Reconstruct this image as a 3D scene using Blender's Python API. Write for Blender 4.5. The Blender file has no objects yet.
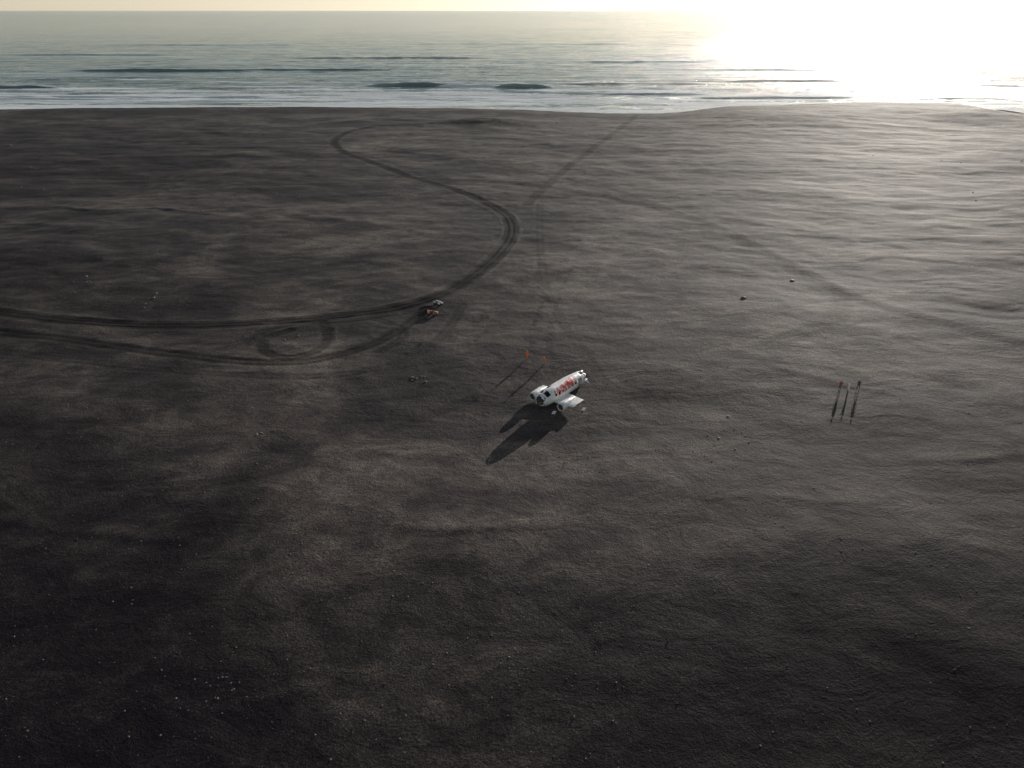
import bpy, bmesh, math, random
import numpy as np
from mathutils import Vector, Matrix, Euler
random.seed(7); rng = np.random.default_rng(11)
scene = bpy.context.scene
scene.view_settings.view_transform = 'Standard'
scene.view_settings.look = 'None'
scene.view_settings.exposure = 0

# ---------------------------------------------------------------- camera (drone, 60 m up)
CAM_H = 60.0; PITCH = math.radians(28.4); F = 692.0
cam_d = bpy.data.cameras.new("camera"); cam = bpy.data.objects.new("camera", cam_d)
scene.collection.objects.link(cam); scene.camera = cam
cam.location = (0, 0, CAM_H); cam.rotation_euler = (math.pi/2-PITCH, 0, 0)
cam_d.sensor_width = 36; cam_d.lens = 36*F/1024; cam_d.clip_start = 0.5; cam_d.clip_end = 90000

def G(u, v, z=0.0):
    """survey point of the photo -> metres on the ground"""
    dv = v-384; fw = math.cos(PITCH)*F-math.sin(PITCH)*dv; dn = math.sin(PITCH)*F+math.cos(PITCH)*dv
    t = (CAM_H-z)/dn
    return ((u-512)*t, fw*t)

# ---------------------------------------------------------------- numpy noise
_perm = rng.permutation(512); _ang = rng.random(512)*2*np.pi
_gx = np.cos(_ang); _gy = np.sin(_ang)
def perlin(x, y):
    x = np.asarray(x, float); y = np.asarray(y, float)
    xi = np.floor(x).astype(np.int64); yi = np.floor(y).astype(np.int64)
    xf = x-xi; yf = y-yi
    def g(ix, iy, dx, dy):
        h = _perm[(_perm[ix & 511]+iy) & 511]
        return _gx[h]*dx+_gy[h]*dy
    u = xf*xf*xf*(xf*(xf*6-15)+10); v = yf*yf*yf*(yf*(yf*6-15)+10)
    a = g(xi, yi, xf, yf); b = g(xi+1, yi, xf-1, yf); c = g(xi, yi+1, xf, yf-1); d = g(xi+1, yi+1, xf-1, yf-1)
    return (a+(b-a)*u)+((c+(d-c)*u)-(a+(b-a)*u))*v
def fbm(x, y, o=4):
    s = 0; a = 1.0
    for i in range(o):
        s = s+a*perlin(x+17.3*i, y-9.1*i); x = x*2.03; y = y*2.03; a *= 0.5
    return s
def ss(a, b, x):
    t = np.clip((x-a)/(b-a), 0, 1); return t*t*(3-2*t)

# ---------------------------------------------------------------- site layout
def smooth(pts, n=3):
    p = [np.array(q, float) for q in pts]
    for _ in range(n):
        q = [p[0]]
        for a, b in zip(p[:-1], p[1:]):
            q += [a*.75+b*.25, a*.25+b*.75]
        q.append(p[-1]); p = q
    return np.array(p)
def path(uv, n=2): return smooth([G(*q) for q in uv], n)

main_track = path([(372,126),(345,132),(331,141),(340,152),(372,162),(402,175),(440,185),(478,199),(505,212),(513,228),(505,246),(485,268),(455,289),(425,301),(370,312),(300,320),(210,325),(100,325),(0,314),(-120,300)])
roads = [  # polyline, half width, depth, darkness
 (main_track, 1.75, .12, .9),
 (path([(-100,322),(0,332),(90,343),(190,358),(280,367),(340,357),(390,338),(425,308)]), 1.2, .07, .72),
 (path([(290,330),(262,338),(262,352),(285,362),(320,352),(330,335),(322,322)]), .9, .06, .7),
 (path([(250,345),(262,330),(300,322),(350,322),(392,312)]), .9, .05, .6),
 (path([(375,318),(398,326),(405,338),(380,352)]), .9, .05, .6),
 (path([(-60,400),(60,372),(150,352),(230,335),(300,322)]), 1.1, .03, .35),
 (path([(0,352),(120,366),(230,378),(330,380),(400,366),(440,340),(462,305)]), .9, .03, .35),
 (path([(648,108),(620,128),(596,146),(570,165),(548,184),(525,205)]), 1.6, .05, .65),
 (path([(400,178),(470,180),(540,186),(600,196),(660,207),(715,228),(760,250),(800,272),(850,300),(920,322),(1024,345),(1150,375)]), 2.4, .06, .75),
 (path([(380,150),(470,160),(560,178),(640,196),(700,222)]), 1.3, .05, .45),
 (path([(372,126),(420,123),(470,126),(520,122)]), 2.0, .05, .6),
 (path([(740,250),(790,262),(830,285),(845,312),(820,335),(770,350)]), 1.8, .04, .45),
 (path([(540,190),(538,240),(545,300),(585,360),(640,430),(720,520),(850,640)]), .9, .02, .2),
 (path([(-50,470),(120,500),(260,490),(400,430),(470,400)]), .8, .03, .25),
 (path([(300,768),(360,660),(450,560),(500,480)]), .8, .03, .25),
]
foot = [
 (path([(540,255),(536,280),(545,300),(532,325),(530,345),(528,358)]), .6, .05, .6),
 (path([(575,262),(560,290),(552,320),(545,345),(556,370)]), .6, .05, .5),
 (path([(492,322),(484,335),(470,345)]), .6, .06, .8),
 (path([(560,380),(620,384),(700,382),(780,386),(845,392)]), .7, .04, .25),
 (path([(440,318),(470,345),(515,365),(540,385)]), .6, .05, .4),
 (path([(528,520),(540,560),(560,600),(592,650),(612,700),(640,768)]), .25, .06, .6),
 (path([(556,565),(580,620),(606,668),(650,740)]), .22, .04, .5),
 (path([(350,378),(370,372),(400,360),(420,345)]), .6, .06, .7),
 (path([(180,195),(190,230),(182,262),(176,300)]), .6, .05, .4),
]
scarps = [ # low erosion edges: line, height
 (path([(920,466),(965,466),(1024,458),(1100,450)]), .26),
 (path([(745,364),(790,376),(840,388),(900,399),(925,404)]), .12),
 (path([(400,536),(445,540),(500,534),(545,532)]), .17),
 (path([(700,505),(760,500),(820,512),(905,505)]), .1),
 (path([(-20,528),(60,536),(130,545),(200,552)]), .2),
 (path([(1000,560),(940,552),(870,560)]), .12),
 (path([(40,205),(100,214),(160,208),(230,222)]), .4),
 (path([(560,478),(600,486),(650,478)]), .1),
 (path([(350,455),(420,462),(480,452)]), .1),
]
PLANE = np.array(G(539.5, 411.0)); PAZ = math.radians(218.0)   # nose position and compass of nose direction
shore_uv = [(-400,118),(-100,110),(0,109.5),(100,108),(250,107),(400,108),(520,110),(610,114),(680,114),(740,110),(850,107),(950,107),(1000,111),(1030,118),(1150,135),(1400,150)]
sh = np.array([G(*q) for q in shore_uv]); o = np.argsort(sh[:,0]); sh = sh[o]
def shore(x): 
    return np.interp(x, sh[:,0], sh[:,1]) + 5*perlin(x/40., x*0+3.3)+1.5*perlin(x/9., x*0+8.3)

def seg_dist(px, py, line):
    """distance to polyline (fast box reject)"""
    D = np.full(px.shape, 1e3)
    M = 14.0
    bb = (px > line[:,0].min()-M)&(px < line[:,0].max()+M)&(py > line[:,1].min()-M)&(py < line[:,1].max()+M)
    if not bb.any(): return D, None
    idx = np.nonzero(bb)[0]; x = px[idx]; y = py[idx]
    d = np.full(x.shape, 1e3); s = np.zeros(x.shape)
    for a, b in zip(line[:-1], line[1:]):
        sel = np.nonzero((x > min(a[0],b[0])-M)&(x < max(a[0],b[0])+M)&(y > min(a[1],b[1])-M)&(y < max(a[1],b[1])+M))[0]
        if len(sel) == 0: continue
        ab = b-a; L = ab@ab+1e-9
        xs = x[sel]; ys = y[sel]
        t = np.clip(((xs-a[0])*ab[0]+(ys-a[1])*ab[1])/L, 0, 1)
        dx = xs-a[0]-t*ab[0]; dy = ys-a[1]-t*ab[1]
        dd = np.hypot(dx, dy); sg = np.sign(ab[0]*dy-ab[1]*dx)
        m = dd < d[sel]
        d[sel[m]] = dd[m]; s[sel[m]] = sg[m]
    D[idx] = d; S = np.zeros(px.shape); S[idx] = s
    return D, S

def terrain(x, y, full=False):
    """height and surface attributes (track darkness, painted ridge light and shade) of the black sand plain"""
    x = np.atleast_1d(np.asarray(x, float)).ravel(); y = np.atleast_1d(np.asarray(y, float)).ravel()
    far = ss(60, 240, y)
    h = .9*fbm(x/75+3.1, y/48+1.7, 3)+(.28+.2*far)*fbm(x/22+9, y/15, 3)
    h += (.06+.06*far)*fbm(x/5.5, y/4.2+4, 3)
    h += .04*fbm(x/1.5, y/1.5+4, 2)*(1-ss(150, 300, y))
    # wind-cut terraces on the right, gentler ones on the left
    m = ss(50, 120, x+.12*(y-200))*ss(115, 160, y)*(1-ss(430, 500, y))
    warp = 18*fbm(x/85., y/60.+5, 3)+2.5*perlin(x/14., y/9.)
    s = (y+.20*x+warp)/15.0; fr = s-np.floor(s); am = np.clip(.45+1.2*fbm(x/60., y/25.+3, 2), 0, .8)
    saw = np.where(fr < .4, ss(0, .4, fr), 1-(fr-.4)/.6)
    h += m*.2*am*saw
    crest_shading = 1.3*m*am*(np.exp(-((fr-.42)/.11)**2)-.7*np.exp(-((fr-.15)/.10)**2))  # terrace tops painted as lit, their near faces as shaded
    s = (y+.14*x+warp*1.3)/7.5; fr = s-np.floor(s); am = np.clip(.45+1.4*fbm(x/30., y/12.+7, 2), 0, 1)
    h += m*.13*am*np.where(fr < .35, ss(0, .35, fr), 1-(fr-.35)/.65)
    crest_shading += .9*m*am*(np.exp(-((fr-.4)/.16)**2)-.7*np.exp(-((fr-.1)/.12)**2))
    s = (y+.1*x+warp*.8)/24.0; fr = s-np.floor(s); am = np.clip(.2+1.3*fbm(x/50., y/25.+9, 2), 0, 1)
    ml = (1-ss(-120, 30, x))*ss(150, 230, y)*(1-ss(430, 500, y))
    h += ml*.4*am*np.where(fr < .22, ss(0, .22, fr), 1-(fr-.22)/.78)
    crest_shading += ml*am*.7*(np.exp(-((fr-.28)/.1)**2)-.6*np.exp(-((fr-.06)/.08)**2))
    # low mounds
    for (u, v, r, a) in [(130,470,26,1.1),(250,215,22,1.3),(640,440,18,-.5),(900,520,28,.9),(180,640,16,.9),(790,330,24,1.0),(485,122,14,2.6),(850,600,18,.8),(70,250,26,1.5),(560,480,7,-.2),(330,560,20,.6),(880,106,80,3.4)]:
        cx, cy = G(u, v); h += a*np.exp(-((x-cx)**2/(r*1.7)**2+(y-cy)**2/r**2))
    dark = np.zeros_like(x)
    for line, w, dep, dk in roads:
        d, s = seg_dist(x, y, line)
        if s is None: continue
        wob = np.clip(.5+perlin(x/6., y/6.), 0, 1); w2 = w*(.85+.35*wob)
        bed = np.exp(-(d/(w2*1.3))**4)
        rut = np.exp(-((d-.8)/.45)**2)+.6*np.exp(-((d-w*1.1)/.4)**2)*wob
        h += -dep*.3*bed-dep*rut+dep*.8*np.exp(-((d-w*1.6)/.6)**2)*(.2+wob)
        dark = np.maximum(dark, dk*np.clip(bed*.68+.42*rut, 0, 1)*(.7+.3*wob))
        crest_shading += .5*dk*np.exp(-((d-w*1.75)/.7)**2)*wob  # lit berm edge painted beside the track
    for line, w, dep, dk in foot:
        d, s = seg_dist(x, y, line)
        if s is None: continue
        b = np.exp(-(d/w)**2)*np.clip(.4+1.6*perlin(x/1.8, y/1.8), 0, 1)
        h -= dep*b; dark = np.maximum(dark, dk*b)
    for line, a in scarps:
        d, s = seg_dist(x, y, line)
        if s is None: continue
        cen = line.mean(0); ext = np.abs(line[-1]-line[0]).max()/2
        w = np.exp(-(np.hypot(x-cen[0], y-cen[1])/ext)**4)*np.clip(.6+.9*perlin(x/4., y/4.), 0, 1.2)
        sg = 1 if line[-1][0] > line[0][0] else -1
        sd = d*s*sg   # + = far side
        h += a*w*(ss(-1.2, .8, sd))*np.exp(-np.clip(sd, 0, None)/6.0)
        crest_shading += w*np.exp(-((sd-1.2)/1.1)**2)-.7*w*np.exp(-((sd+.5)/.6)**2)  # light on the scarp top and shade on its face, painted in
    # trampled, scoured sand round the wreck
    f = np.array([math.sin(PAZ), math.cos(PAZ)]); c = PLANE-f*6
    r = np.hypot(x-c[0], y-c[1])
    k = np.exp(-(r/9.)**4)
    h = h*(1-.85*k)
    h += .07*perlin(x/.9, y/.9)*np.exp(-((r-8)/9.)**2)
    # beach berm and fall to the sea
    t = y-shore(x)
    h = h*(1-.75*ss(-60, 0, t))+.6*np.exp(-((t+14)/12.)**2)
    h += -3.6*ss(-2, 26, t)-9*ss(20, 200, t)
    h += 2.2*ss(-120,-40,t)*ss(90, 150, x)*(1-ss(290, 340, x))*(1-ss(-2, 26, t))
    return (h, dark, crest_shading) if full else (h, dark)
def H(x, y): return float(terrain(x, y)[0][0])

def new_mesh_obj(name, V, Fq, mats, smooth_=True, attrs=None, parent=None, midx=None):
    me = bpy.data.meshes.new(name)
    n = len(V); me.vertices.add(n); me.vertices.foreach_set("co", np.asarray(V, np.float32).ravel())
    Fq = np.asarray(Fq, np.int32); k = Fq.shape[1]
    me.loops.add(Fq.size); me.loops.foreach_set("vertex_index", Fq.ravel())
    me.polygons.add(len(Fq)); me.polygons.foreach_set("loop_start", np.arange(0, Fq.size, k, dtype=np.int32))
    me.polygons.foreach_set("loop_total", np.full(len(Fq), k, np.int32))
    if smooth_: me.polygons.foreach_set("use_smooth", np.ones(len(Fq), bool))
    if midx is not None: me.polygons.foreach_set("material_index", np.asarray(midx, np.int32))
    me.update()
    for a, val in (attrs or {}).items():
        at = me.attributes.new(a, 'FLOAT', 'POINT'); at.data.foreach_set("value", np.asarray(val, np.float32))
    for m in mats: me.materials.append(m)
    ob = bpy.data.objects.new(name, me); scene.collection.objects.link(ob)
    if parent: ob.parent = parent
    return ob
def gridfaces(nx, ny):
    i = np.arange(nx*ny).reshape(ny, nx)
    return np.stack([i[:-1,:-1].ravel(), i[:-1,1:].ravel(), i[1:,1:].ravel(), i[1:,:-1].ravel()], 1)

# ---------------------------------------------------------------- materials
class NT:
    def __init__(s, name):
        s.m = bpy.data.materials.new(name); s.m.use_nodes = True; s.t = s.m.node_tree; s.t.nodes.clear()
        s.out = s.n('ShaderNodeOutputMaterial')
    def n(s, typ, **kw):
        nd = s.t.nodes.new(typ)
        for k, v in kw.items():
            if k.startswith('_'): setattr(nd, k[1:], v)
            else: nd.inputs[k.replace('__', ' ')].default_value = v
        return nd
    def l(s, a, b): s.t.links.new(a, b)
    def noise(s, vec, scale, detail=4, rough=.55, dist=0):
        nd = s.n('ShaderNodeTexNoise', Scale=scale, Detail=detail, Roughness=rough, Distortion=dist); s.l(vec, nd.inputs['Vector']); return nd.outputs['Fac']
    def ramp(s, fac, stops):
        nd = s.n('ShaderNodeValToRGB'); e = nd.color_ramp.elements
        while len(e) < len(stops): e.new(.5)
        for q, (p, c) in zip(e, stops): q.position = p; q.color = (*c, 1) if len(c) == 3 else c
        s.l(fac, nd.inputs[0]); return nd.outputs[0]
    def math(s, op, a, b=None, c=None, clamp=False):
        nd = s.n('ShaderNodeMath', _operation=op, _use_clamp=clamp)
        for i, q in enumerate((a, b, c)):
            if q is None: continue
            if isinstance(q, (int, float)): nd.inputs[i].default_value = q
            else: s.l(q, nd.inputs[i])
        return nd.outputs[0]
    def mix(s, fac, a, b, mode='MIX'):
        nd = s.n('ShaderNodeMix', _data_type='RGBA', _blend_type=mode)
        for sock, q in ((nd.inputs[0], fac), (nd.inputs[6], a), (nd.inputs[7], b)):
            if isinstance(q, (int, float)): sock.default_value = q
            elif isinstance(q, tuple): sock.default_value = (*q, 1)
            else: s.l(q, sock)
        return nd.outputs[2]
    def mapr(s, v, a, b, c, d):
        nd = s.n('ShaderNodeMapRange'); s.l(v, nd.inputs[0])
        for i, q in enumerate((a, b, c, d)): nd.inputs[i+1].default_value = q
        return nd.outputs[0]
    def scalev(s, vec, sc):
        nd = s.n('ShaderNodeVectorMath', _operation='MULTIPLY'); s.l(vec, nd.inputs[0]); nd.inputs[1].default_value = sc; return nd.outputs[0]
    def bump(s, h, dist, strength=1.0, normal=None):
        nd = s.n('ShaderNodeBump', Strength=strength, Distance=dist); s.l(h, nd.inputs['Height'])
        if normal: s.l(normal, nd.inputs['Normal'])
        return nd.outputs[0]
    def attr(s, name):
        return s.n('ShaderNodeAttribute', _attribute_name=name).outputs['Fac']
    def bsdf(s, **kw):
        b = s.n('ShaderNodeBsdfPrincipled'); 
        for k, v in kw.items():
            k = k.replace('__', ' ')
            if isinstance(v, (int, float)): b.inputs[k].default_value = v
            elif isinstance(v, tuple): b.inputs[k].default_value = (*v, 1)
            else: s.l(v, b.inputs[k])
        s.l(b.outputs[0], s.out.inputs[0]); return b

def sand_mat():
    m = NT("black_sand"); P = m.n('ShaderNodeNewGeometry').outputs['Position']
    big = m.noise(m.scalev(P, (.018, .026, .02)), 1, 5, .66, 1.2)
    mid = m.noise(m.scalev(P, (.11, .19, .2)), 1, 6, .68, .8)
    fine = m.noise(P, 1.5, 4, .75)
    grit = m.noise(P, 4.5, 2, .75)
    a = m.math('ADD', m.math('MULTIPLY', big, .54), m.math('MULTIPLY', mid, .32))
    a = m.math('ADD', a, m.math('MULTIPLY', fine, .14))
    a = m.math('ADD', a, m.math('MULTIPLY', m.attr("pale_sand"), .095))
    a = m.math('ADD', a, m.math('MULTIPLY', m.attr("crest_shading"), .085))  # ridge light and shade put into the sand colour
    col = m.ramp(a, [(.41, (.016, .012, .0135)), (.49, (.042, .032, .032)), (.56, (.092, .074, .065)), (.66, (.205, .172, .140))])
    gr = m.mapr(grit, .34, .7, .4, 1.65)
    cc = m.n('ShaderNodeCombineColor'); [m.l(gr, cc.inputs[i]) for i in range(3)]
    col = m.mix(1.0, col, cc.outputs[0], 'MULTIPLY')
    # pale pebbles
    vo = m.n('ShaderNodeTexVoronoi', Scale=2.0); m.l(P, vo.inputs['Vector'])
    peb = m.math('MULTIPLY', m.math('LESS_THAN', vo.outputs['Distance'], .12), m.math('GREATER_THAN', mid, .48))
    col = m.mix(m.math('MULTIPLY', peb, .7), col, (.30, .27, .25))
    tr = m.attr("track")
    col = m.mix(m.math('MULTIPLY', tr, .93), col, (.009, .007, .007))
    wet_vignette = m.attr("wet_vignette")
    col = m.mix(m.math('MULTIPLY', wet_vignette, .85), col, (.012, .0095, .0125))  # wet beach colour, also darkens the sand as a painted vignette
    hgt = m.math('ADD', m.math('MULTIPLY', fine, .6), m.math('MULTIPLY', grit, .4))
    b1 = m.bump(mid, .34, .8)
    b = m.bump(hgt, .20, .9, b1)
    m.bsdf(Base__Color=col, Roughness=.82, Normal=b, Specular__IOR__Level=m.math('MULTIPLY', m.math('SUBTRACT', 1.0, m.math('MAXIMUM', tr, wet_vignette)), .16))
    return m.m
def water_mat():
    m = NT("sea_water"); P = m.n('ShaderNodeNewGeometry').outputs['Position']
    w0 = m.noise(m.scalev(P, (.0022, .016, .02)), 1, 9, .76, .3)
    w1 = m.noise(m.scalev(P, (.016, .075, .1)), 1, 4, .6, .4)
    w2 = m.noise(m.scalev(P, (.10, .35, .1)), 1, 4, .65)
    b = m.bump(w0, 14.0, 1.0); b = m.bump(w1, 2.0, 1.0, b); b = m.bump(w2, .4, 1.0, b)
    foam = m.attr("foam")
    fn = m.noise(m.scalev(P, (.05, .24, .3)), 1, 7, .78, 1.2)
    f2 = m.math('ADD', foam, m.math('MULTIPLY', m.math('SUBTRACT', fn, .5), 2.6))
    fm = m.mapr(f2, .34, .46, 0, 1)
    colw = m.ramp(w0, [(.40, (.025, .075, .085)), (.5, (.11, .20, .21)), (.60, (.36, .48, .48))])
    col = m.mix(fm, colw, (.86, .89, .89))
    rough = m.math('ADD', m.mapr(w0, .4, .6, .04, .13), m.math('MULTIPLY', fm, .65))
    m.bsdf(Base__Color=col, Roughness=rough, Normal=b, IOR=1.33)
    return m.m
def simple(name, col, rough=.6, metal=0.0, var=.25, bumpd=.01, scale=6):
    m = NT(name); P = m.n('ShaderNodeTexCoord').outputs['Object']
    n = m.noise(P, scale, 4, .6)
    c = m.ramp(n, [(.3, tuple(q*(1-var) for q in col)), (.7, tuple(min(1, q*(1+var)) for q in col))])
    m.bsdf(Base__Color=c, Roughness=rough, Metallic=metal, Normal=m.bump(n, bumpd, .5)); return m.m
def plane_mat():
    m = NT("weathered_white_paint"); P = m.n('ShaderNodeTexCoord').outputs['Object']
    n1 = m.noise(P, 1.1, 6, .7); n2 = m.noise(P, 5, 4, .7)
    col = m.ramp(n1, [(.3, (.55, .54, .52)), (.42, (.78, .77, .75)), (.7, (.85, .84, .82))])
    st = m.noise(m.scalev(P, (6, 1.5, .8)), 1, 4, .7)
    col = m.mix(m.mapr(st, .60, .75, 0, .5), col, (.25, .22, .19))
    col = m.mix(m.mapr(n2, .68, .72, 0, .9), col, (.35, .35, .36))
    # sprayed red graffiti letters along the window band
    sep = m.n('ShaderNodeSeparateXYZ'); m.l(P, sep.inputs[0])
    band = m.math('MULTIPLY', m.mapr(sep.outputs['Z'], 1.55, 1.65, 0, 1), m.mapr(sep.outputs['Z'], 2.66, 2.74, 1, 0))
    band = m.math('MULTIPLY', band, m.math('MULTIPLY', m.mapr(sep.outputs['X'], -9.2, -9.0, 0, 1), m.mapr(sep.outputs['X'], -2.8, -2.6, 1, 0)))
    band = m.math('MULTIPLY', band, m.math('GREATER_THAN', sep.outputs['Y'], .0))
    gl = m.noise(m.scalev(P, (1.1, .6, .8)), 1, 1, .5, 1.5)
    g = m.math('MULTIPLY', band, m.mapr(gl, .45, .47, 0, 1))
    col = m.mix(m.math('MULTIPLY', g, .95), col, (.80, .06, .025))
    ln = m.math('LESS_THAN', m.math('FRACT', m.math('MULTIPLY', sep.outputs['X'], 1.0)), .03)
    col = m.mix(m.math('MULTIPLY', ln, .5), col, (.2, .19, .18))
    m.bsdf(Base__Color=col, Roughness=.5, Normal=m.bump(n1, .06, .7)); return m.m
M_sand = sand_mat(); M_water = water_mat(); M_plane = plane_mat()
M_metal = simple("bare_aluminium", (.38, .38, .38), .4, .8, .3, .02, 3)
M_dark = simple("dark_interior", (.05, .055, .05), .8)
M_rust = simple("rusty_engine_mount", (.16, .09, .06), .8)
M_stone = simple("basalt_stone", (.18, .165, .15), .8, 0, .6, .03, 3)
M_rubber = simple("tyre_rubber", (.02, .02, .02), .8)
M_skin = simple("skin", (.55, .34, .25), .5, 0, .08)
M_hair = simple("hair", (.05, .03, .02), .6)
def cloth(n, c): return simple(n, c, .85, 0, .15, .01, 12)
C_orange = cloth("orange_jacket", (.9, .23, .07)); C_red = cloth("red_jacket", (.5, .05, .05)); C_white = cloth("pale_jacket", (.8, .81, .78))
C_black = cloth("black_jacket", (.03, .03, .035)); C_jean = cloth("dark_trousers", (.03, .035, .05)); C_teal = cloth("teal_jacket", (.05, .12, .12))
C_boot = cloth("boots", (.03, .02, .015))

# ---------------------------------------------------------------- ground
def xs_growth(d0, k, xmax):
    n = int(math.log(1+k*xmax/d0)/k); i = np.arange(n+1); p = (np.exp(k*i)-1)*d0/k
    return np.concatenate([-p[:0:-1], p])
gx = xs_growth(.34, .0078, 5000)
gy = np.concatenate([np.arange(-400, 20, 12.), np.arange(20, 38, 1.), np.arange(38, 150, .36)])
y = 150.; lst = []
while y < 760:
    lst.append(y); y += .38+.0050*(y-150) if y < 560 else 8
gy = np.concatenate([gy, lst, [900, 1200]])
X, Y = np.meshgrid(gx, gy); nx, ny = len(gx), len(gy)
hh, dk, crest_shading = terrain(X, Y, True)
xf, yf = X.ravel(), Y.ravel()
# dark patches: wet beach by the sea, painted corner vignette; pale patches round the wreck and to the right
t = yf-shore(xf)
wet_vignette = ss(-14, 4, t)
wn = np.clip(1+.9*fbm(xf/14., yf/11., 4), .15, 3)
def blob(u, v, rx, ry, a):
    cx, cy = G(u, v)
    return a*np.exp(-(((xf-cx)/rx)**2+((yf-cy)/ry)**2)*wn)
for q in [(40,660,36,20,.75),(980,690,30,18,.75),(60,430,40,18,.45),(520,800,90,16,.6),(1000,470,25,14,.55),(60,300,60,28,.45),(655,395,7,4,.6),(120,760,32,20,.6),(850,760,32,14,.65),(10,540,30,16,.55),(900,600,22,10,.45),(760,560,16,6,.3),(60,170,110,50,.35),(820,470,14,5,.3)]:  # vignette painted into the sand colour, mostly corners and foreground
    wet_vignette = np.maximum(wet_vignette, blob(*q))
pale_sand = np.zeros_like(xf)
for q in [(640,365,12,9,1.),(700,330,26,14,1.),(590,300,14,24,.8),(195,270,7,30,1.),(745,460,10,5,.8),(800,385,20,6,.8),(610,380,5,3,1.),(560,460,16,10,.5),(900,215,90,60,.5),(880,130,130,90,.55),(330,245,30,24,.45),(700,400,30,10,.5),(620,250,26,26,.7),(480,560,30,10,.35),(430,150,60,60,.35),(340,500,14,6,.3),(230,440,20,8,.35)]:
    pale_sand = np.maximum(pale_sand, blob(*q))
ground = new_mesh_obj("ground", np.stack([xf, yf, hh], 1), gridfaces(nx, ny), [M_sand], attrs={"track": dk, "wet_vignette": wet_vignette, "pale_sand": pale_sand, "crest_shading": np.clip(crest_shading, -1, 1.3)})

# ---------------------------------------------------------------- sea
SEA = -3.0
sx = xs_growth(1.6, .009, 40000)
sy = [440.]
while sy[-1] < 900: sy.append(sy[-1]+1.1)
while sy[-1] < 60000: sy.append(sy[-1]+1.1+.012*(sy[-1]-900))
sy = np.array(sy); X, Y = np.meshgrid(sx, sy); xf, yf = X.ravel(), Y.ravel()
wx = 10*fbm(xf/120., yf/90., 3)
t = yf-shore(xf)
near = np.exp(-np.clip(t-150, 0, None)/1400.)
z = .4*np.sin((yf+wx)/38*2*np.pi)*(.5+perlin(xf/130., yf/60.))*near*ss(20, 120, t)
z += .8*fbm(xf/60., yf/14., 3)*near*ss(10, 80, t)
foam = .95*np.exp(-np.clip(t, 0, None)/32.)+.50*np.exp(-((t-85)/110.)**2)
foam += 1.5*(fbm(xf/150.+2, yf/18.+5, 3))*np.exp(-np.clip(t-60, 0, None)/330.)
breakers = [(80,245,71,2.6,.25),(372,448,86,3.4,.15),(440,500,86.5,2.2,1.6),(495,548,87.5,3.2,.3),(-40,55,88,2.4,.25),(20,110,80,1,.2),(600,705,95,1.8,.3),(690,870,98,1.3,.5),(730,840,81,1.8,.1),(230,385,70,1.8,.1),(120,290,97,.6,1),(300,600,100,.5,1),(860,1024,99,.9,.5),(560,700,84,.9,.1),(900,1030,86,.9,.1),(-60,120,97,.7,.9),(300,480,58,1.6,0),(560,720,62,1.6,0),(0,160,55,1.5,0),(100,300,45,1.6,0),(420,640,44,1.6,0),(650,840,70,1.4,0)]
for (u0, u1, v, a, fo) in breakers:
    xa, yc = G(u0, v, SEA); xb, _ = G(u1, v, SEA)
    cx = (xa+xb)/2; hw = (xb-xa)/2
    w = np.exp(-np.abs((xf-cx)/hw)**5)*(.8+.4*perlin(xf/15., xf*0+v))
    d = yf-yc-4*perlin(xf/60., xf*0+v*3)
    prof = np.where(d < 0, np.exp(-(d/2.2)**2), np.exp(-(d/7.0)**2))
    z += a*w*prof
    # no foam on the clean green face, foam behind the crest and where it breaks
    foam += -.9*w*np.exp(-(d/4.)**2)*(fo < .5)+fo*w*(np.exp(-(np.clip(-d-1, 0, None)/5.)**2)*np.exp(-(np.clip(d-1, 0, None)/3.)**2))
    if fo > 0: foam += .6*w*np.exp(-((d-16)/10.)**2)*ss(60, 120, t)
sea = new_mesh_obj("sea", np.stack([xf, yf, SEA+z], 1), gridfaces(len(sx), len(sy)), [M_water], attrs={"foam": np.clip(foam, -.6, 1.4)})

# ---------------------------------------------------------------- haze volume added over plain and sea for the sun glare
def haze():
    bm = bmesh.new(); bmesh.ops.create_cube(bm, size=1)
    bmesh.ops.transform(bm, matrix=Matrix.Translation((0, 1400, 60)) @ Matrix.Diagonal((12000, 4800, 180, 1)), verts=bm.verts)
    me = bpy.data.meshes.new("glare_haze"); bm.to_mesh(me); bm.free()
    m = bpy.data.materials.new("glare_scatter"); m.use_nodes = True; nt = m.node_tree; nt.nodes.clear()
    o = nt.nodes.new('ShaderNodeOutputMaterial'); v = nt.nodes.new('ShaderNodeVolumeScatter')
    v.inputs['Color'].default_value = (1, .97, .86, 1); v.inputs['Density'].default_value = .00003; v.inputs['Anisotropy'].default_value = .78
    nt.links.new(v.outputs[0], o.inputs['Volume']); me.materials.append(m)
    ob = bpy.data.objects.new("glare_haze", me); scene.collection.objects.link(ob)
haze()

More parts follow.
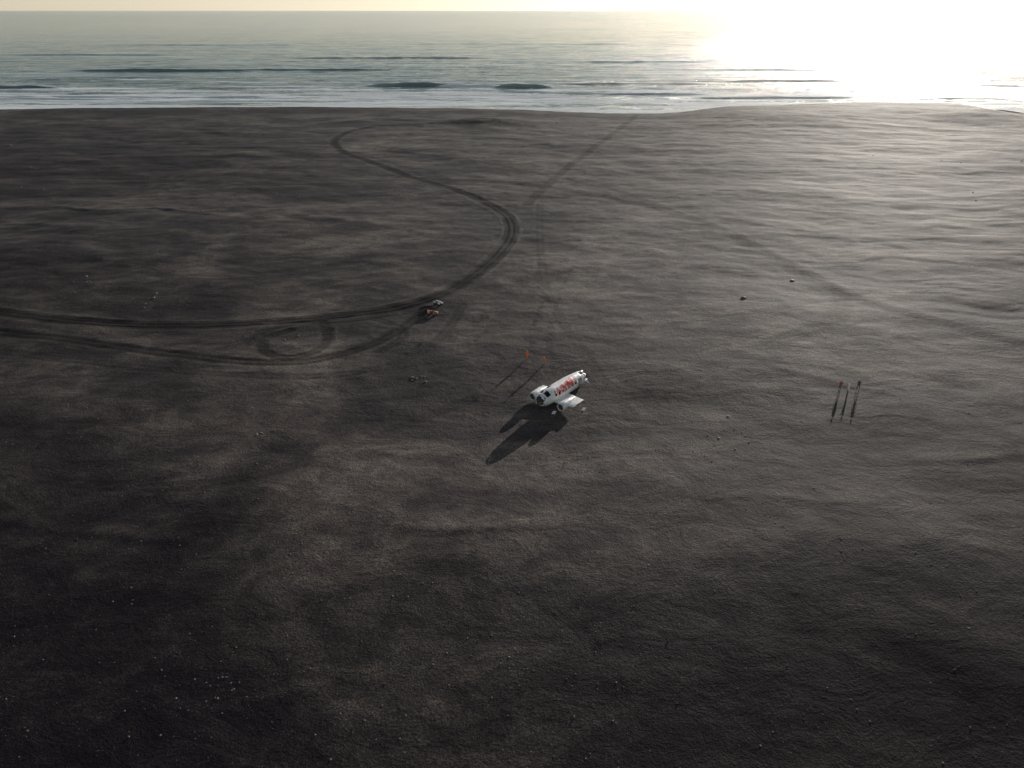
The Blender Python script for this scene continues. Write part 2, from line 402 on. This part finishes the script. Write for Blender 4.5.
# ---------------------------------------------------------------- builder for small things
class B:
    def __init__(s, mats): s.bm = bmesh.new(); s.mats = mats
    def _m(s, geom, mi, smooth_):
        for f in {f for v in geom for f in v.link_faces}: f.material_index = mi; f.smooth = smooth_
    def box(s, c, size, mi=0, rot=(0,0,0), bev=.02, taper=None):
        r = bmesh.ops.create_cube(s.bm, size=1); vs = r['verts']
        for v in vs:
            if taper and v.co.z > 0: v.co.x *= taper[0]; v.co.y *= taper[1]
        M = Matrix.Translation(c) @ Euler(rot).to_matrix().to_4x4() @ Matrix.Diagonal((*size, 1))
        bmesh.ops.transform(s.bm, matrix=M, verts=vs)
        s._m(vs, mi, False)
        if bev:
            es = list({e for v in vs for e in v.link_edges})
            bmesh.ops.bevel(s.bm, geom=es, offset=min(bev, min(size)*.3), segments=2, affect='EDGES', profile=.6, material=-1)
    def cyl(s, a, b, r1, r2=None, mi=0, seg=16, caps=True):
        a = Vector(a); b = Vector(b); d = b-a; r2 = r1 if r2 is None else r2
        r = bmesh.ops.create_cone(s.bm, cap_ends=caps, segments=seg, radius1=r1, radius2=r2, depth=d.length)
        M = Matrix.Translation((a+b)/2) @ d.to_track_quat('Z', 'Y').to_matrix().to_4x4()
        bmesh.ops.transform(s.bm, matrix=M, verts=r['verts']); s._m(r['verts'], mi, True)
    def ball(s, c, rad, mi=0, sub=3):
        r = bmesh.ops.create_icosphere(s.bm, subdivisions=sub, radius=1)
        bmesh.ops.transform(s.bm, matrix=Matrix.Translation(c) @ Matrix.Diagonal((*rad, 1)), verts=r['verts']); s._m(r['verts'], mi, True)
        return r['verts']
    def obj(s, name, parent=None, loc=None, rotz=0):
        me = bpy.data.meshes.new(name); s.bm.to_mesh(me); s.bm.free()
        for m in s.mats: me.materials.append(m)
        ob = bpy.data.objects.new(name, me); scene.collection.objects.link(ob)
        if parent: ob.parent = parent
        if loc is not None: ob.location = loc; ob.rotation_euler = (0, 0, rotz)
        return ob

# ---------------------------------------------------------------- aircraft wreck
wreck = bpy.data.objects.new("airplane_wreck", None); scene.collection.objects.link(wreck)
f = np.array([math.sin(PAZ), math.cos(PAZ)])
wreck.location = (PLANE[0], PLANE[1], H(*(PLANE-f*6))-.05)
wreck.rotation_euler = (0, 0, math.atan2(f[1], f[0])); wreck.scale = (1.02, 1.04, 1.14)
def interp(x, pts):
    p = sorted(pts); return float(np.interp(x, [q[0] for q in p], [q[1] for q in p]))
LEN = 12.6; step = .25; SEG = 44
rad = [(0, .78), (-.4, .95), (-1, 1.12), (-1.8, 1.24), (-3, 1.3), (-8, 1.3), (-10, 1.22), (-12.6, 1.02)]
ns = int(LEN/step)+1
def fus(x, a, off=0):
    r = interp(x, rad)-off; zc = 1.78+.048*x
    z = r*math.sin(a)*1.02; yy = r*math.cos(a)
    return yy, zc+z
bm = bmesh.new(); rings = []
for i in range(ns):
    x = -i*step; ring = []
    for j in range(SEG):
        a = 2*math.pi*j/SEG
        yy, zz = fus(x, a)
        dn = .035*float(perlin(x*1.3+5, a*2.0)[()])
        ex = x
        if i == 0: ex += .35*float(perlin(a*2.2, 7.7)[()])
        if i == ns-1: ex += 1.3*float(perlin(a*1.6+3, 2.2)[()])
        ring.append(bm.verts.new((ex, yy*(1+dn), zz+dn)))
    rings.append(ring)
def cut(i, j):
    x = -(i+.5)*step; a = (j+.5)*360/SEG; a = a if a <= 180 else a-360
    side = a if abs(a) <= 90 else (180-a if a > 0 else -180-a)
    if -1.75 < x < -.75 and 30 < side < 78: return not (85 < a < 95)
    for k in range(7):
        xw = -3.0-k*1.0
        if abs(x-xw) < .26 and 8 < side < 26: return True
    if -11.0 < x < -9.75 and -38 < side < 32 and abs(a) < 90: return True
    if i >= ns-3 and float(perlin(i*.9, j*.45)[()]) > .12: return True
    if i < 2 and float(perlin(i*.7+9, j*.35)[()]) > .1: return True
    if -3.6 < x < -2.3 and 100 < a < 128: return True
    if -11.9 < x < -11.3 and 60 < a < 88: return True
    return False
for i in range(ns-1):
    for j in range(SEG):
        if cut(i, j): continue
        k = (j+1) % SEG
        fc = bm.faces.new((rings[i][j], rings[i+1][j], rings[i+1][k], rings[i][k])); fc.smooth = True
bmesh.ops.recalc_face_normals(bm, faces=bm.faces)
bb = B([M_plane, M_dark]); bb.bm.free(); bb.bm = bm
fo = bb.obj("fuselage", wreck)
sm = fo.modifiers.new("thick", 'SOLIDIFY'); sm.thickness = .05; sm.offset = -1; sm.material_offset = 1; sm.material_offset_rim = 0
b = B([M_dark, M_metal])
b.box((-6.3, 0, .78), (11.4, 1.9, .05), 0)
for x in (-2.1, -9.3):
    for sgn in (-1, 1): b.box((x, sgn*.78, 1.45), (.05, .7, 1.3), 1)
for x in np.arange(-2.5, -12.3, -1.0):
    pr = None
    for j in range(25):
        a = 2*math.pi*j/24; yy, zz = fus(x, a, .09)
        if pr: b.cyl(pr, (x, yy, zz), .03, mi=1, seg=5)
        pr = (x, yy, zz)
b.obj("interior_frames", wreck)
b = B([M_dark, M_metal, M_rust])
b.cyl((-.55, 0, 1.68), (-.62, 0, 1.68), .80, mi=0, seg=24)
for a in range(0, 360, 45):
    b.cyl((-.5, .1*math.cos(a), 1.68), (.05, .5*math.cos(math.radians(a)), 1.68+.5*math.sin(math.radians(a))), .03, mi=1, seg=6)
b.box((-.2, 0, 1.3), (.5, .7, .3), 2)
b.obj("nose_bulkhead", wreck)
def airfoil(n=14):
    up = []; lo = []
    for i in range(n+1):
        t = (1-math.cos(math.pi*i/n))/2
        th = .6*(.2969*math.sqrt(t)-.126*t-.3516*t*t+.2843*t**3-.1015*t**4)*1.6
        up.append((t, th*1.15)); lo.append((t, -th*.7))
    return up+lo[::-1][1:-1]
AF = airfoil()
bm = bmesh.new()
for sgn, tip in ((1, 4.5), (-1, 3.9)):
    prev = None
    for k, yv in enumerate(np.linspace(.9, tip, 9)):
        ch = 4.1-.12*k; ring = []
        for (t, th) in AF:
            jag = .35*float(perlin(t*4+sgn, 3.1)[()]) if k == 8 else 0
            ring.append(bm.verts.new((-3.0-.04*k-t*ch, sgn*(yv+jag), .62+.02*k+th*ch*.32+.01*float(perlin(t*9, yv)[()]))))
        if prev:
            for a in range(len(AF)):
                c = (a+1) % len(AF); fc = bm.faces.new((prev[a], prev[c], ring[c], ring[a])); fc.smooth = True
        prev = ring
    bm.faces.new(prev).material_index = 1
bmesh.ops.recalc_face_normals(bm, faces=bm.faces)
bb = B([M_plane, M_dark]); bb.bm.free(); bb.bm = bm; bb.obj("wing_centre_section", wreck)
for sgn in (1, -1):
    bm = bmesh.new(); prev = None
    for k, x in enumerate(np.linspace(-1.75, -6.2, 14)):
        r = float(np.interp(-x, [1.7, 2.1, 2.8, 4.2, 6.2], [.62, .70, .72, .58, .12])); ring = []
        for j in range(24):
            a = 2*math.pi*j/24; jag = .12*float(perlin(a*2, sgn*4.4)[()]) if k == 0 else 0
            ring.append(bm.verts.new((x+jag, sgn*2.85+r*math.cos(a), .88+r*.92*math.sin(a))))
        if prev:
            for j in range(24):
                c = (j+1) % 24; fc = bm.faces.new((prev[j], ring[j], ring[c], prev[c])); fc.smooth = True
        prev = ring
    bmesh.ops.recalc_face_normals(bm, faces=bm.faces)
    bb = B([M_plane, M_dark, M_rust]); bb.bm.free(); bb.bm = bm
    bb.cyl((-2.15, sgn*2.85, .88), (-2.25, sgn*2.85, .88), .60, mi=1, seg=24)
    for a in range(0, 360, 60):
        ca, sa = math.cos(math.radians(a)), math.sin(math.radians(a))
        bb.cyl((-2.2, sgn*2.85+.45*ca, .88+.45*sa), (-1.7, sgn*2.85+.3*ca, .88+.3*sa), .035, mi=2, seg=6)
    ob = bb.obj("engine_nacelle", wreck); 
    s_ = ob.modifiers.new("thick", 'SOLIDIFY'); s_.thickness = .03
b = B([M_plane, M_metal])
for (x, yy, r) in [(-1.0, 2.2, .3), (-13.4, .8, 1.0), (-5, 5.4, .2)]:
    b.box((x, yy, .12), (.9, .6, .03), 0, (.15, .1, r), .01)
b.obj("loose_panels", wreck)

# ---------------------------------------------------------------- people
def person(name, px, az, jacket, trousers=C_jean, height=1.76, pose='stand', hood=False):
    """az: compass facing; local -Y is the facing direction"""
    if pose == 'walk': kn, an = (.16, -.10), (.26, -.30)
    else: kn, an = (.02, .0), (.0, .03)
    V = []; E = []; R = []
    def add(co, r, p=None):
        V.append(co); R.append(r)
        if p is not None: E.append((p, len(V)-1))
        return len(V)-1
    lean = -.25 if pose == 'bend' else 0.0
    pel = add((0, 0, .96), .15)
    wst = add((0, .0+lean*.2, 1.12), .135, pel); ch = add((0, lean*.6, 1.32), .165, wst)
    nk0 = add((0, lean, 1.46), .09, ch); nk1 = add((0, lean*1.1-.01, 1.53), .055, nk0)
    for i, sg in enumerate((-1, 1)):
        hp = add((sg*.10, 0, .90), .105, pel)
        k = add((sg*.11, -kn[i], .50), .07, hp); a = add((sg*.12, -an[i]+.02, .10), .05, k)
        add((sg*.125, -an[i]-.14, .045), .045, a)
        shd = add((sg*.18, lean, 1.42), .075, ch)
        sw = (.12 if i else -.12) if pose == 'walk' else -.05
        el = add((sg*.26, lean+sw*.5+.03, 1.15), .052, shd)
        if pose == 'camera': wr = add((sg*.10, lean-.22, 1.36), .035, el)
        elif pose == 'bend': wr = add((sg*.20, lean-.22, .98), .035, el)
        else: wr = add((sg*.27, lean+sw-.08, .92), .035, el)
        d = Vector(V[wr])-Vector(V[el]); d.normalize()
        pm = add(tuple(Vector(V[wr])+d*.07), .034, wr)
        side = Vector((0, 1, 0)) if abs(d.y) < .8 else Vector((0, 0, 1))
        for q, (off, ln) in enumerate([(-.03, .06), (-.01, .075), (.01, .07), (.03, .055)]):
            a1 = add(tuple(Vector(V[pm])+d*.04+side*off), .0095, pm)
            a2 = add(tuple(Vector(V[a1])+d*ln*.55+Vector((-sg*.008, 0, 0))), .0085, a1)
            add(tuple(Vector(V[a2])+d*ln*.45+Vector((-sg*.02, 0, 0))), .0075, a2)
        t1 = add(tuple(Vector(V[wr])+d*.045-side*.04), .011, wr)
        add(tuple(Vector(V[t1])+d*.05-side*.015), .009, t1)
    me = bpy.data.meshes.new("tmp"); me.from_pydata(V, E, []); ob = bpy.data.objects.new("tmp", me); scene.collection.objects.link(ob)
    sk = ob.modifiers.new("s", 'SKIN'); 
    for i, r in enumerate(R): me.skin_vertices[0].data[i].radius = (r, r*.85); me.skin_vertices[0].data[i].use_root = (i == 0)
    ss_ = ob.modifiers.new("ss", 'SUBSURF'); ss_.levels = 2; ss_.render_levels = 2
    dg = bpy.context.evaluated_depsgraph_get(); dg.update()
    em = bpy.data.meshes.new_from_object(ob.evaluated_get(dg)); bpy.data.objects.remove(ob)
    b = B([jacket, trousers, M_skin, M_hair, C_boot]); b.bm.from_mesh(em)
    hands = [Vector(V[i]) for i, r in enumerate(R) if r < .012]+[Vector(V[i]) for i, r in enumerate(R) if r == .034]
    for fc in b.bm.faces:
        c = fc.calc_center_median(); fc.smooth = True
        if any((c-h).length < .05 for h in hands): fc.material_index = 2
        elif c.z < .13: fc.material_index = 4
        elif c.z < .90 and abs(c.x) < .215: fc.material_index = 1
        elif c.z > 1.50: fc.material_index = 2
        else: fc.material_index = 0
    hy = lean*1.15-.02; hz = 1.64
    hv = b.ball((0, hy, hz), (.077, .098, .118), 2)
    for v in hv:
        if v.co.z < hz-.03: v.co.x *= .86; 
    b.ball((0, hy-.102, hz-.012), (.014, .02, .026), 2, 2)
    for sg in (-1, 1):
        b.ball((sg*.03, hy-.085, hz+.012), (.013, .01, .008), 3, 2)
        b.ball((sg*.079, hy+.005, hz), (.012, .022, .032), 2, 2)
    b.ball((0, hy-.088, hz-.055), (.025, .008, .007), 0, 2)
    b.ball((0, hy+.022, hz+.035), (.087, .100, .100), 0 if hood else 3)
    x, y = px
    o = b.obj(name, None, (x, y, H(x, y)-.01), math.pi-az); s = height/1.76; o.scale = (s, s, s)
    return o
P_ = lambda u, v: G(u, v)
person("person", P_(527, 361), math.radians(150), C_orange, hood=True, height=1.88, trousers=C_orange)
person("person", P_(544.5, 366), math.radians(250), C_orange, pose='bend', height=1.85, trousers=C_orange)
person("person", P_(839, 392), math.radians(240), C_red, height=1.9)
person("person", P_(847.5, 393), math.radians(270), C_white, pose='camera', height=1.8, trousers=C_white)
person("person", P_(857, 392), math.radians(220), C_black, height=1.9, pose='walk')
person("person", P_(428, 315), math.radians(100), C_orange, height=1.75)

# ---------------------------------------------------------------- quad bikes
def quad(name, px, az, paint):
    b = B([paint, M_rubber, M_metal, M_dark])
    for sx_ in (-1, 1):
        for yy in (-.65, .65):
            b.cyl((sx_*.36, yy, .31), (sx_*.62, yy, .31), .31, mi=1, seg=24)
            b.cyl((sx_*.60, yy, .31), (sx_*.63, yy, .31), .15, mi=2, seg=16)
            b.box((sx_*.46, yy, .66), (.36, .78, .06), 0, (0, sx_*.12, 0), .03)
            b.box((sx_*.46, yy+(.38 if yy > 0 else -.38), .56), (.34, .06, .2), 0, (0, 0, 0), .02)
            b.cyl((sx_*.1, yy, .42), (sx_*.4, yy, .31), .03, mi=2, seg=8)
    b.box((0, 0, .5), (.42, 1.3, .34), 3, bev=.06)
    b.box((0, -.42, .78), (.38, .5, .26), 0, (.15, 0, 0), .08, (.75, .8))
    b.box((0, .28, .82), (.34, .8, .16), 3, (-.05, 0, 0), .06)
    b.cyl((0, -.45, .85), (0, -.32, 1.08), .03, mi=2, seg=8)
    b.cyl((-.4, -.22, 1.10), (.4, -.22, 1.10), .02, mi=3, seg=8)
    b.cyl((-.1, -.32, 1.08), (0.1, -.24, 1.10), .02, mi=3, seg=8)
    for yy, l in ((-.85, .45), (.8, .5)):
        for k in range(5): b.cyl((-.4+.2*k, yy-l/2, .82), (-.4+.2*k, yy+l/2, .82), .012, mi=2, seg=6)
        for k in (-1, 1): b.cyl((-.42, yy+k*l/2, .82), (.42, yy+k*l/2, .82), .015, mi=2, seg=6)
        for k in (-1, 1): b.cyl((k*.25, yy, .82), (k*.25, yy*.9, .62), .015, mi=2, seg=6)
    b.cyl((-.35, -1.12, .55), (.35, -1.12, .55), .03, mi=2, seg=8)
    for k in (-1, 1):
        b.cyl((k*.3, -1.12, .55), (k*.2, -.7, .45), .02, mi=2, seg=8); b.ball((k*.28, -1.05, .68), (.07, .05, .06), 2, 2)
    x, y = px
    return b.obj(name, None, (x, y, H(x, y)), math.pi-az)
P_qw = simple("white_plastic", (.7, .7, .7), .4, 0, .1); P_qr = simple("orange_plastic", (.6, .1, .03), .4, 0, .1)
quad("quad_bike", P_(438, 304), math.radians(130), P_qw)
quad("quad_bike", P_(433, 313.5), math.radians(120), P_qr)

# ---------------------------------------------------------------- stones
def ico_arrays():
    bm = bmesh.new(); bmesh.ops.create_icosphere(bm, subdivisions=2, radius=1)
    v = np.array([q.co[:] for q in bm.verts]); f = np.array([[q.index for q in fc.verts] for fc in bm.faces]); bm.free(); return v, f
iv, if_ = ico_arrays()
def rocks(name, xy, sizes):
    n = len(xy); hz, _ = terrain(xy[:,0], xy[:,1]); VV = []; FF = []
    for i in range(n):
        s = sizes[i]; q = iv*(1+.35*rng.standard_normal((len(iv), 1))*.5)*np.array([1, rng.uniform(.6, 1), rng.uniform(.4, .75)])*s
        a = rng.random()*6.28; c, d = math.cos(a), math.sin(a)
        q = q@np.array([[c, d, 0], [-d, c, 0], [0, 0, 1]])
        VV.append(q+np.array([xy[i,0], xy[i,1], hz[i]+s*.15])); FF.append(if_+i*len(iv))
    return new_mesh_obj(name, np.concatenate(VV), np.concatenate(FF), [M_stone], False)
pts = []; sz = []
for _ in range(4600):
    yy = rng.uniform(38, 170)**1.0; xx = rng.uniform(-.72, .72)*(yy+25)
    if rng.random() < .3+.9*float(fbm(xx/14., yy/12., 2)[()] > .12): pts.append((xx, yy)); sz.append(.035+.07*rng.random()**3)
for (u, v, n, sp, s) in [(215,695,20,2.5,.07),(265,437,8,.8,.2),(420,380,10,.8,.22),(240,700,10,2,.08),(575,465,20,3,.1),(500,664,18,2,.08),(330,590,25,5,.08),(715,445,16,4,.1),(820,540,20,6,.08),(380,465,12,4,.1),(395,190,10,5,.25),(80,180,14,18,.3),(300,200,10,20,.3),(725,435,6,2,.16),(75,290,6,3,.3),(150,300,5,3,.3),(950,170,10,25,.35),(290,340,6,2,.2)]:
    cx, cy = G(u, v)
    for k in range(n): pts.append((cx+rng.normal()*sp, cy+rng.normal()*sp)); sz.append(s*rng.uniform(.5, 1.3))
rocks("gravel", np.array(pts), sz)
for (u, v, s) in [(743,302,.65),(792,281,.65),(10,146,1.0),(557,123,1.0)]:
    rocks("boulder", np.array([G(u, v)]), [s])

# ---------------------------------------------------------------- light
SUN_AZ = math.radians(28.5); SUN_EL = math.radians(8.8)
w = bpy.data.worlds.new("World"); scene.world = w; w.use_nodes = True; nt = w.node_tree; nt.nodes.clear()
sky = nt.nodes.new('ShaderNodeTexSky'); sky.sky_type = 'NISHITA'; sky.sun_disc = False
sky.sun_elevation = SUN_EL; sky.sun_rotation = SUN_AZ; sky.altitude = 0; sky.air_density = 1.0; sky.dust_density = .1; sky.ozone_density = 1.5
hs = nt.nodes.new('ShaderNodeHueSaturation'); hs.inputs['Saturation'].default_value = .5
bg = nt.nodes.new('ShaderNodeBackground'); bg.inputs[1].default_value = .12
out = nt.nodes.new('ShaderNodeOutputWorld'); nt.links.new(sky.outputs[0], hs.inputs['Color']); nt.links.new(hs.outputs[0], bg.inputs[0]); nt.links.new(bg.outputs[0], out.inputs[0])
sl = bpy.data.lights.new("sun", 'SUN'); sl.energy = 5.0; sl.angle = math.radians(.5); sl.color = (1, .93, .84)
so = bpy.data.objects.new("sun", sl); scene.collection.objects.link(so)
dirv = Vector((math.sin(SUN_AZ)*math.cos(SUN_EL), math.cos(SUN_AZ)*math.cos(SUN_EL), math.sin(SUN_EL)))
so.rotation_euler = dirv.to_track_quat('Z', 'Y').to_euler()
print("verts", len(ground.data.vertices), len(sea.data.vertices))
